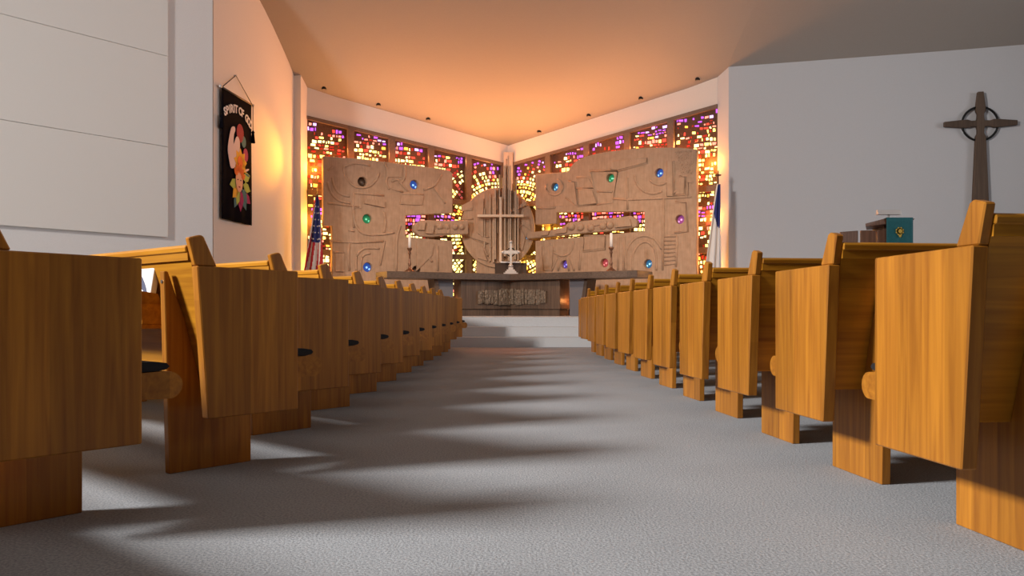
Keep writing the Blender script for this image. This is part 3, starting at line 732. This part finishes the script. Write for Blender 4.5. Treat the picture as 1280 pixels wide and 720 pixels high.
# ------------------------------------------------------------------ flags
M_red = plain('flag_red', (0.52, 0.035, 0.05), 0.8); M_white = plain('flag_white', (0.78, 0.74, 0.72), 0.8); M_blue = plain('flag_blue', (0.035, 0.045, 0.20), 0.8)
M_fringe = plain('gold_fringe', (0.75, 0.42, 0.08), 0.7)
def flag(name, loc, label, kind, top=2.95):
    root = tag(empty(name, loc), label, 'flag')
    mb = MB(); mb.lathe([(.2, 0), (.2, .03), (.07, .07), (.04, .1)], n=20); mb.build('base', M_brass, root)
    mb = MB(); mb.tube([(0, 0, .08), (0, 0, top)], .016, 10); mb.build('pole', M_walnut, root)
    mb = MB()
    if kind == 'usa':
        mb.lathe([(.005, top), (.022, top + .02), (.005, top + .06), (.018, top + .10), (.002, top + .17)], n=10)
    else:
        mb.box(-.012, .012, -.012, .012, top, top + .22); mb.box(-.06, .06, -.012, .012, top + .12, top + .145)
    mb.build('finial', M_gold if kind == 'usa' else M_brass, root)
    # cloth hangs in folds from the pole; the fly end droops so the stripes run steeply down
    NU, NV = 40, 60; usa = kind == 'usa'; Hd = 1.85 if usa else 1.75
    mb = MB(); V = []
    for j in range(NV + 1):
        v = j / NV; row = []
        w = .05 + (.40 if usa else .30) * v ** .8
        x0 = (-.02 - .26 * v ** .9) if usa else (-.03 - .26 * v ** .8)
        for i in range(NU + 1):
            u = i / NU
            row.append(mb.bm.verts.new((x0 + w * u + .012 * math.sin(9 * u + 4 * v), -.03 - (.02 + .035 * v) * (1 + math.sin(u * math.pi * 5 + 2 * v)), top - .05 - Hd * v - .10 * v * math.sin(u * 2.6))))
        V.append(row)
    def mat_at(u, v):
        if usa:
            if v < .46 and u > .12 + .35 * max(0, v - .3) and u < 1.02 - .25 * v: return 2
            return 0 if int(u * 7.0 + (v * 3.2) + 20) % 2 == 0 else 1
        return 2 if v < .46 - .22 * (u - .8) ** 2 * 3 and u > .25 else 1
    for j in range(NV):
        for i in range(NU):
            f = mb.bm.faces.new((V[j][i], V[j][i + 1], V[j + 1][i + 1], V[j + 1][i])); f.smooth = True
            f.material_index = mat_at((i + .5) / NU, (j + .5) / NV)
    if usa:
        for j in range(6, 27, 4):
            for i in range(8 + (j // 4 % 2) * 4, 34, 8):
                p = V[j][i].co + Vector((0, -.014, 0)); r = .020
                pts = [p + Vector((r * (1 if k % 2 == 0 else .45) * math.sin(k * math.pi / 5), 0, r * (1 if k % 2 == 0 else .45) * math.cos(k * math.pi / 5))) for k in range(10)]
                f = mb.bm.faces.new([mb.bm.verts.new(q) for q in pts]); f.material_index = 1
    o = mb.build('flag_cloth', [M_red, M_white, M_blue], root, normals=False)
    md = o.modifiers.new('th', 'SOLIDIFY'); md.thickness = 0.004
    return root
flag('american_flag', ((396.5 - CX) / FX * 15.9, 15.9, Z_PLAT), 'red, white and blue starred flag drooping at the left end of the chancel', 'usa', 2.42)
flag('church_flag', ((897.5 - CX) / FX * 15.55, 15.55, Z_PLAT), 'white flag with a blue canton drooping at the right end of the chancel', 'church', 2.62)

# ------------------------------------------------------------------ pews
PZ = 0.225
def make_pew(side, Lw, rack=False, name='pew'):
    """local frame: +y faces the altar, aisle end at x=0, pew runs to x=side*Lw"""
    root = empty(name)
    s = side
    def X(a, b_): return (s * a, s * b_)
    def endp(u0):
        mb = MB(); mb.profx([(0, PZ), (.395, PZ), (.395, .795), (-.043, .80)], *X(u0, u0 + .047)); mb.bevel(.004, 1); return mb.build('end_panel', M_panel, root)
    def horn(u0, u1):
        mb = MB(); mb.profx([(-.042, .801), (.045, .801), (-.008, .912), (-.022, .918), (-.068, .905)], *X(u0, u1)); mb.bevel(.004, 1); return mb.build('end_post', M_panel, root)
    endp(0); horn(.016, .047)
    if Lw > 1: endp(Lw - .047); horn(Lw - .047, Lw - .016)
    mb = MB(); mb.profx([(-.064, .852), (-.067, .872), (-.058, .880), (-.005, .880), (0, .852)], *X(.047, Lw - .047)); mb.bevel(.003, 1); mb.build('cap_rail', M_board, root)
    mb = MB(); mb.profx([(-.056, .822), (-.058, .852), (-.010, .852), (-.010, .822)], *X(.047, Lw - .047)); mb.build('under_rail', M_board, root)
    mb = MB(); mb.profx([(-.046, .822), (.080, .335), (.105, .335), (-.020, .822)], *X(.047, Lw - .047)); mb.build('backrest', M_board, root)
    # seat with a rounded nose
    nose = [(.09, .37), (.48, .352)] + [(.505 + .042 * math.sin(R(a)), .395 - .043 * math.cos(R(a))) for a in range(10, 171, 20)] + [(.48, .440), (.09, .43)]
    mb = MB(); mb.profx(nose, *X(.047, Lw - .047)); mb.build('seat', M_seat, root)
    cu = [(.085, .440), (.47, .441), (.498, .446), (.508, .455), (.498, .466), (.46, .472), (.075, .468)]
    mb = MB(); mb.profx(cu, *X(.055, Lw - .055)); mb.build('seat_cushion', M_cushion, root)
    for u in (.20, Lw - .24) if Lw < 3 else (.20, Lw / 2, Lw - .24):
        mb = MB(); mb.profx([(-.05, 0), (.30, 0), (.30, .352), (.090, .352), (.078, .340), (.050, .45), (.012, .60), (-.030, .71), (-.056, .785), (-.072, .785)], *X(u, u + .036)); mb.bevel(.003, 1)
        sp = mb.build('support', M_panel, root)
        mb = MB(); mb.tube([(s * (u + .018), -.066, .745), (s * (u + .018), -.074, .745)], .007, 10); mb.build('bolt', M_screw, sp)
    if rack:
        rk = empty('book_rack'); rk.parent = root
        a, b_ = X(.34, .86)
        mb = MB(); mb.box(a, b_, -.10, -.088, .60, .71); mb.bevel(.003, 1); mb.build('rack_front', M_board, rk)
        mb = MB(); mb.box(a, b_, -.125, .01, .560, .580); mb.bevel(.003, 1); mb.build('rack_shelf', M_board, rk)
        for u in (.34, .85):
            mb = MB(); mb.profx([(-.092, .58), (.01, .58), (-.028, .70), (-.092, .71)], *X(u, u + .01)); mb.build('rack_end', M_board, rk)
        for u in (.37, .80):
            for z in (.615, .69):
                mb = MB(); mb.tube([(s * u, -.098, z), (s * u, -.104, z)], .005, 8); mb.build('screw', M_screw, rk)
    return root

ordw = ['nearest', 'second', 'third', 'fourth', 'fifth', 'sixth', 'seventh', 'eighth', 'ninth', 'tenth', 'eleventh', 'twelfth']
def pewlabel(i, side, extra=''):
    if i == 0: return 'honey oak pew nearest the camera, %s of the aisle%s' % (side, extra)
    return 'oak pew %s of the aisle, %s from the camera%s' % (side, ordw[i], extra)
# left block, turned towards the altar
protoL = make_pew(-1, 4.2); protoR = None
def plabel(o, i, side, extra=''): return tag(o, pewlabel(i, side, extra), 'pew', 'oak pews %s of the aisle' % side)
posL = [(-1.655, 1.29), (-1.413, 2.143)] + [(-1.171 + .0075 * k, 2.994 + .94 * k) for k in range(10)]
for i, (x, y) in enumerate(posL):
    if i == 0: o = protoL
    elif i == 2: o = make_pew(-1, 4.2, rack=True)
    else: o = copy_tree(protoL)
    o.location = (x, y, 0); o.rotation_euler = (0, 0, R(-40))
    if i == 0: tag(o, 'added unseen oak pew beside the camera on the left, behind the nearest visible one', 'pew', 'oak pews left of the aisle')  # added out of view so its shadow falls on the near floor
    else: plabel(o, i - 1, 'left', ', with a book rack' if i == 2 else '')
# right block
protoR = make_pew(1, 3.2)
for i in range(11):
    o = protoR if i == 0 else copy_tree(protoR)
    o.location = (1.132 - .0232 * i, 2.045 + .876 * i, 0); o.rotation_euler = (0, 0, R(7)); plabel(o, i, 'right')

# low front screens before the first pews
def front_screen(side, Lw):
    s = side; root = empty('front_screen')
    for u in (0, Lw - .047):
        mb = MB(); mb.profx([(0, PZ), (.12, PZ), (.12, .78), (-.03, .78)], s * u, s * (u + .047)); mb.bevel(.004, 1); mb.build('end_panel', M_panel, root)
    mb = MB(); mb.profx([(-.01, .765), (-.01, .79), (.10, .79), (.10, .765)], s * .047, s * (Lw - .047)); mb.build('cap_rail', M_board, root)
    mb = MB(); mb.profx([(.03, .27), (.06, .27), (.06, .765), (.03, .765)], s * .047, s * (Lw - .047)); mb.build('panel', M_board, root)
    for u in (.2, Lw - .24):
        mb = MB(); mb.profx([(-.05, 0), (.15, 0), (.15, .27), (-.05, .27)], s * u, s * (u + .036)); mb.build('foot', M_panel, root)
    return root
o = front_screen(-1, 3.8); o.location = (-1.05, 12.42, 0); o.rotation_euler.z = R(-40); tag(o, 'low oak screen in front of the foremost left pew, beside the steps', 'screen')
o = front_screen(1, 3.0); o.location = (0.885, 11.75, 0); o.rotation_euler.z = R(7); tag(o, 'low oak screen in front of the foremost right pew, beside the steps', 'screen')

# hymn book standing in the rack of the second left pew
M_ink = plain('dark_blue_print', (0.05, 0.06, 0.12), 0.7)
Mw = Matrix.Translation((posL[2][0], posL[2][1], 0)) @ Matrix.Rotation(R(-40), 4, 'Z')
bk = empty('hymn_book'); bk.matrix_world = Mw @ Matrix.Translation((-.43, -.066, .581)) @ Matrix.Rotation(R(-9), 4, 'X')
tag(bk, 'white hymn book with a dark feather on its cover, standing in the pew rack', 'book')
mb = MB(); mb.box(-.085, .085, -.010, .014, 0, .235); mb.bevel(.002, 1); mb.build('cover', plain('white_cover', (0.80, 0.80, 0.82), 0.5), bk)
mb = MB()
q = [(-.03, .195), (-.005, .188), (.025, .162), (.045, .140), (.066, .112), (.035, .125), (.0, .142), (-.022, .168)]
mb.prism([(x, -.0115, z) for x, z in q], [(x, -.0095, z) for x, z in q]); mb.build('feather_print', M_ink, bk)

# ------------------------------------------------------------------ acoustic panels on the left wall
LW = Plane((LW0.x, LW0.y), (-LW_D.x, -LW_D.y))
pos = ['lowest', 'middle', 'topmost']
t0, zlow = LW.px(208, 297)
for k in range(3):
    z0 = 1.745 + 1.400 * k
    mb = MB(); mb.prism([LW.at(t0, z0, .055), LW.at(t0 + 5.2, z0, .055), LW.at(t0 + 5.2, z0 + 1.395, .055), LW.at(t0, z0 + 1.395, .055)],
                        [LW.at(t0, z0, .001), LW.at(t0 + 5.2, z0, .001), LW.at(t0 + 5.2, z0 + 1.395, .001), LW.at(t0, z0 + 1.395, .001)])
    mb.bevel(.006, 1)
    tag(mb.build('acoustic_panel', M_acoustic), 'pale fabric acoustic panel on the left wall, %s of three stacked' % pos[k], 'wall panel', 'acoustic panels on the left wall')

# ------------------------------------------------------------------ banner
PK = Plane((PINK0.x, PINK0.y), (PINK1.x - PINK0.x, PINK1.y - PINK0.y))
if PK.n.x < 0: PK.n = -PK.n
PK.d = Vector((PINK1.x - PINK0.x, PINK1.y - PINK0.y)).normalized()
ta, zt_ = PK.px(273.5, 108); tb, zt2 = PK.px(310.5, 132); tm = (ta + tb) / 2
BW = abs(ta - tb) / 2; ZT = (zt_ + zt2) / 2; BH = 2.17
org = PK.at(tm, ZT, .05)
root = empty('banner'); tag(root, 'black church banner with a colourful dove design hanging on the left wall', 'banner')
ex = Vector((-PK.d.x, -PK.d.y, 0)); ey = Vector((-PK.n.x, -PK.n.y, 0))     # x to the right as seen, y into the wall
root.matrix_world = Matrix(((ex.x, ey.x, 0, org.x), (ex.y, ey.y, 0, org.y), (0, 0, 1, org.z), (0, 0, 0, 1)))
M_bk = plain('black_velvet', (0.006, 0.005, 0.008), 1.0, spec=0.05)
mb = MB(); V = []
for j in range(13):
    z = -BH * j / 12
    V.append([mb.bm.verts.new((-BW + 2 * BW * i / 16, -.012 * math.sin(i * 1.1 + .3 * j) * j / 12, z)) for i in range(17)])
for j in range(12):
    for i in range(16): mb.bm.faces.new((V[j][i], V[j][i + 1], V[j + 1][i + 1], V[j + 1][i])).smooth = True
cl_ = mb.build('cloth', M_bk, root, normals=False); md = cl_.modifiers.new('th', 'SOLIDIFY'); md.thickness = .006
mb = MB(); mb.tube([(-BW - .05, -.01, .0), (BW + .05, -.01, 0)], .014, 10)
mb.build('rod', M_walnut, root)
for s in (-1, 1):
    mb = MB(); bmesh.ops.create_icosphere(mb.bm, subdivisions=2, radius=.03, matrix=Matrix.Translation((s * (BW + .06), -.01, 0))); mb.build('rod_knob', M_silver, root)
mb = MB(); mb.tube([(-BW, -.015, .01), (0, .02, .36), (BW, -.015, .01)], .008, 6)
mb.build('hanging_cord', M_black, root)
for s in (-1, 1):
    mb = MB(); mb.tube([(s * (BW + .03), -.02, 0), (s * (BW + .035), -.02, -.48)], .006, 6)
    mb.lathe([(.012, -.46), (.03, -.49), (.022, -.51), (.04, -.68), (.01, -.68)], (s * (BW + .035), -.02, 0), 10); mb.build('tassel', M_bk, root)
mb = MB(); mb.tube([(0, .0, .36), (0, .05, .36)], .012, 8); mb.build('hook', M_silver, root)
cols = {}
def applique(pts, c, lay=0, name='applique'):
    if c not in cols: cols[c] = plain('felt_%d' % len(cols), c, 0.85)
    mb = MB(); k = -.022 - .003 * lay
    mb.prism([(x, k, z) for x, z in pts], [(x, k + .004, z) for x, z in pts]); o = mb.build(name, cols[c], root); return o
def ell(cx, cz, rx, rz, a=0, n=18): return [(cx + rx * math.cos(t) * math.cos(R(a)) - rz * math.sin(t) * math.sin(R(a)), cz + rx * math.cos(t) * math.sin(R(a)) + rz * math.sin(t) * math.cos(R(a))) for t in [2 * math.pi * k / n for k in range(n)]]
WHT = (.70, .55, .55); YEL = (.80, .42, .04); ORG = (.75, .16, .03); GRN = (.42, .50, .10); TEA = (.06, .17, .20); MAG = (.35, .02, .12); SKN = (.75, .40, .26); RED = (.30, .02, .05)
def leafp(cx, cz, ln, w, a): return [(cx + math.cos(R(a)) * ln * u - math.sin(R(a)) * w * v, cz + math.sin(R(a)) * ln * u + math.cos(R(a)) * w * v) for u, v in ((0, 0), (.25, .5), (.6, .55), (1, 0), (.6, -.55), (.25, -.5))]
# dove: body, two raised wings, small head
applique(smooth([(-.36, -.82), (-.30, -.66), (-.24, -.58), (-.14, -.56), (-.12, -.62), (-.17, -.70), (-.18, -.86), (-.10, -.74), (-.04, -.70), (.02, -.72), (.06, -.80), (.04, -.98), (-.06, -1.16), (-.16, -1.26), (-.28, -1.28), (-.34, -1.18), (-.40, -1.0), (-.36, -.82)], 3)[:-1], WHT, 1, 'dove')
applique(ell(.08, -.62, .14, .16), RED, 0, 'flower'); applique(ell(.22, -.74, .09, .10), TEA, 0, 'flower'); applique(ell(.30, -.96, .10, .12), MAG, 0, 'flower')
for a in range(0, 360, 40): applique(leafp(.08, -1.14, .26, .13, a + 10), YEL, 2, 'petal')
applique(ell(.06, -1.13, .10, .11), ORG, 3, 'flower_heart')
for a, c in ((20, GRN), (-15, GRN), (-50, TEA), (-80, MAG), (-110, GRN), (195, GRN), (225, YEL)): applique(leafp(.08 + .12 * math.cos(R(a)), -1.45 + .16 * math.sin(R(a)), .30, .15, a), c, 1, 'leaf')
for a, c in ((-60, TEA), (-88, MAG), (-118, TEA), (-30, MAG)): applique(leafp(.08 + .2 * math.cos(R(a)), -1.6 + .1 * math.sin(R(a)), .28, .14, a), c, 0, 'leaf')
applique(ell(.02, -1.46, .14, .19), SKN, 4, 'face')
for a in range(20, 170, 25): applique(leafp(.02 + .08 * math.cos(R(a)), -1.42 + .1 * math.sin(R(a)), .17, .10, a), ORG, 5, 'hair_lock')
for x in (-.04, .07): applique(ell(x, -1.44, .022, .010), (.05, .02, .02), 5, 'eye')
applique(ell(.02, -1.56, .035, .012), RED, 5, 'mouth')
applique(ell(.33, -1.22, .10, .02, 20), WHT, 2, 'ray'); applique(ell(.36, -1.30, .08, .02, -10), TEA, 2, 'ray')
# lettering on an arc
txt = 'SPIRIT OF GOD'
M_let = plain('white_felt', (0.80, 0.76, 0.76), 0.8)
for i, ch in enumerate(txt):
    if ch == ' ': continue
    cu = bpy.data.curves.new('t', 'FONT'); cu.body = ch; cu.size = .185; cu.extrude = .003; cu.offset = .006; cu.align_x = 'CENTER'
    o = bpy.data.objects.new('t', cu); col.objects.link(o); dg = bpy.context.evaluated_depsgraph_get()
    me = bpy.data.meshes.new_from_object(o.evaluated_get(dg)); bpy.data.objects.remove(o); bpy.data.curves.remove(cu)
    u = (i - 6) / 6; x = u * BW * .84; z = -.30 - .14 * u * u
    me.transform(Matrix.Translation((x, -.026, z)) @ Matrix.Rotation(R(u * 20), 4, 'Y') @ Matrix.Rotation(R(90), 4, 'X'))
    me.materials.clear(); me.materials.append(M_let); me.name = 'letter'
    o = bpy.data.objects.new('letter', me); col.objects.link(o); o.parent = root

# ------------------------------------------------------------------ ringed cross on the right wall
RW = Plane((RWA.x, RWA.y), (RW_D.x, RW_D.y))
ct, cz = RW.px(1223.5, 155.5); topz = RW.px(1224, 116)[1]; tl_ = RW.px(1179, 157)[0]; tr_ = RW.px(1270, 154)[0]
root = tag(empty('celtic_cross', tuple(RW.at(ct, 0.0, .08))), 'tall brown wooden cross with a dark ring, standing against the right white wall', 'cross')
M_cx = wood('cross_wood', (0.075, 0.048, 0.034), (0.135, 0.09, 0.062), 'Z', 0.3, 0.6, 'X', 0)
def cut(pts, k0=.09, k1=.03, nm='shaft', m=None):
    mb = MB(); mb.prism([RW.at(ct + t, cz + z, k0) for t, z in pts], [RW.at(ct + t, cz + z, k1) for t, z in pts]); mb.bevel(.008, 1); o = mb.build(nm, m or M_cx); adopt(o, root)
tz = topz - cz; aw = (tr_ - tl_) / 2
half = [(.05, tz), (.088, .30), (.086, .24), (.058, .18), (.062, .10), (.075, .05), (.075, -.06), (.060, -.12), (.060, -.19), (.090, -.25), (.095, -.33), (.26, -cz)]
cut([(-x, z) for x, z in half[::-1]] + half, .10, .02, 'shaft')
for s in (-1, 1):
    cut([(s * .05, -.06), (s * .17, -.055), (s * .24, -.080), (s * .32, -.078), (s * aw, -.046), (s * aw, .046), (s * .32, .078), (s * .24, .080), (s * .17, .055), (s * .05, .06)], .095, .025, 'arm')
mb = MB(); mb.tube([RW.at(ct + .33 * math.cos(a * math.pi / 24), cz + .325 * math.sin(a * math.pi / 24), .05) for a in range(48)], .022, 8, closed=True)
o = mb.build('ring', M_black); adopt(o, root)

# ------------------------------------------------------------------ pulpit
PY = 11.5
def PX(x): return (x - CX) / FX * PY
def PZz(y): return CH + (CY - y) * PY / FX
pc = Vector(((1112 - CX) / FX * PY, PY, Z_PLAT))
root = tag(empty('pulpit', tuple(pc)), 'dark wooden pulpit with slatted front panels before the right wall', 'pulpit')
lx = lambda px: PX(px) - pc.x
lz = lambda py: PZz(py) - Z_PLAT
M_pul = wood('pulpit_wood', (0.075, 0.035, 0.022), (0.17, 0.085, 0.055), 'Z', 0.12, 0.45, 'X', 0.05)
segs = [((1058.5, .22), (1073.5, .02)), ((1076.5, 0), (1093, -.04)), ((1095.5, -.045), (1110, -.06)), ((1112, -.06), (1126, -.05)), ((1128, -.045), (1139, .0))]
for (xa, ya), (xb, yb) in segs:
    mb = MB(); a = (lx(xa), ya); b_ = (lx(xb), yb)
    mb.vert([a, b_, (b_[0], b_[1] + .04), (a[0], a[1] + .04)], 0, lz(288)); mb.bevel(.004, 1); mb.build('front_panel', M_pul, root)
mb = MB()
mb.vert([(lx(1060), .27), (lx(1075), .09), (lx(1094), .05), (lx(1126), .05), (lx(1138), .10), (lx(1138), .16), (lx(1094), .13), (lx(1076), .17), (lx(1062), .33)], .2, .28)
mb.vert([(lx(1060), .25), (lx(1075), .06), (lx(1094), .0), (lx(1126), -.01), (lx(1138), .05), (lx(1138), .09), (lx(1094), .06), (lx(1076), .1), (lx(1062), .3)], .02, .1)
mb.build('rail', M_pul, root)
mb = MB(); mb.box(lx(1108), lx(1132), .08, .45, 0, lz(276)); mb.build('column', M_pul, root)
mb = MB()   # sloping reading desk with a flared left wing
mb.prism([(lx(1084), .05, lz(283)), (lx(1103), -.09, lz(281)), (lx(1138), -.09, lz(276)), (lx(1138), .40, lz(282)), (lx(1098), .40, lz(284))],
         [(lx(1083.5), .05, lz(279)), (lx(1101), -.09, lz(274.2)), (lx(1140), -.09, lz(274)), (lx(1138), .40, lz(280)), (lx(1098), .40, lz(281))])
mb.bevel(.004, 1); mb.build('reading_desk', M_pul, root)
cl2 = tag(empty('pulpit_cloth', (PX(1120), PY - .10, PZz(274))), 'teal cloth with a gold emblem hanging over the pulpit front', 'cloth')
M_teal = plain('teal_cloth', (0.006, 0.085, 0.10), 0.75, noise=0.1, scale=30)
hw = PX(1136.5) - PX(1120); hh = PZz(274) - PZz(312)
mb = MB(); V = []
for j in range(9):
    V.append([mb.bm.verts.new((-hw + 2 * hw * i / 12, -.012 + .006 * math.sin(i * 1.3) * j / 8, .008 - hh * j / 8)) for i in range(13)])
top = [mb.bm.verts.new((-hw + 2 * hw * i / 12, .2, .006 - .02)) for i in range(13)]
for j in range(8):
    for i in range(12): mb.bm.faces.new((V[j][i], V[j][i + 1], V[j + 1][i + 1], V[j + 1][i])).smooth = True
for i in range(12): mb.bm.faces.new((top[i], top[i + 1], V[0][i + 1], V[0][i]))
o = mb.build('drape', M_teal, cl2); md = o.modifiers.new('th', 'SOLIDIFY'); md.thickness = .005
mb = MB()
ez = PZz(290) - PZz(274)
for a in range(0, 360, 45): 
    q = leafp(-.006, ez, .062, .052, a + 22); mb.prism([(x, -.032, z) for x, z in q], [(x, -.02, z) for x, z in q])
q = ell(0, ez, .03, .03); mb.prism([(x, -.0325, z) for x, z in q], [(x, -.02, z) for x, z in q])
q = [(-.03, ez - .02), (.03, ez - .02), (.012, ez - .085), (-.012, ez - .085)]; mb.prism([(x, -.03, z) for x, z in q], [(x, -.02, z) for x, z in q])
mb.build('emblem', M_gold, cl2)
lz0 = PZz(274) - .036
lm = tag(empty('reading_lamp', (PX(1118), PY + .18, lz0)), 'silver T-shaped reading lamp standing on the pulpit desk', 'lamp')
mb = MB(); mb.lathe([(.05, 0.004), (.05, .022), (.016, .03), (.014, PZz(266) - lz0)], n=12); mb.build('stem', M_silver, lm)
mb = MB(); z = PZz(264.5) - lz0; w = (PX(1133) - PX(1103)) / 2
mb.prism([(-w, -.05, z - .025), (w, -.05, z - .025), (w, .05, z - .025), (-w, .05, z - .025)], [(-w, -.02, z + .045), (w, -.02, z + .045), (w, .02, z + .045), (-w, .02, z + .045)])
mb.bevel(.008, 2); mb.build('shade', M_silver, lm)

# ------------------------------------------------------------------ small dark downlights along the chancel ceiling edge
dl_names = []
spots = [(VL, x) for x in (405, 473, 535)] + [(VR, x) for x in (674, 736, 801, 872)]
lab = ['leftmost', 'middle', 'rightmost', 'leftmost', 'second', 'third', 'rightmost']
for i, (P, x) in enumerate(spots):
    Q = P.off(.09); t, _ = Q.px(x, 120); z = (zceL if P is VL else zceR)(t)
    p = Q.at(t, z)
    hit, hp, _, _ = CEIL.ray_cast(p - Vector((0, 0, .6)), Vector((0, 0, 1)))
    if hit: p = hp
    r = tag(empty('downlight', tuple(p)), 'small black ceiling spot at the %s chancel edge, %s of %s' % ('left' if i < 3 else 'right', lab[i], 'three' if i < 3 else 'four'), 'light', 'ceiling spots along the chancel edge')
    mb = MB(); mb.lathe([(.045, .05), (.05, 0), (.05, -.015), (.04, -.017), (.036, -.005)], n=16); mb.build('housing', M_black, r)
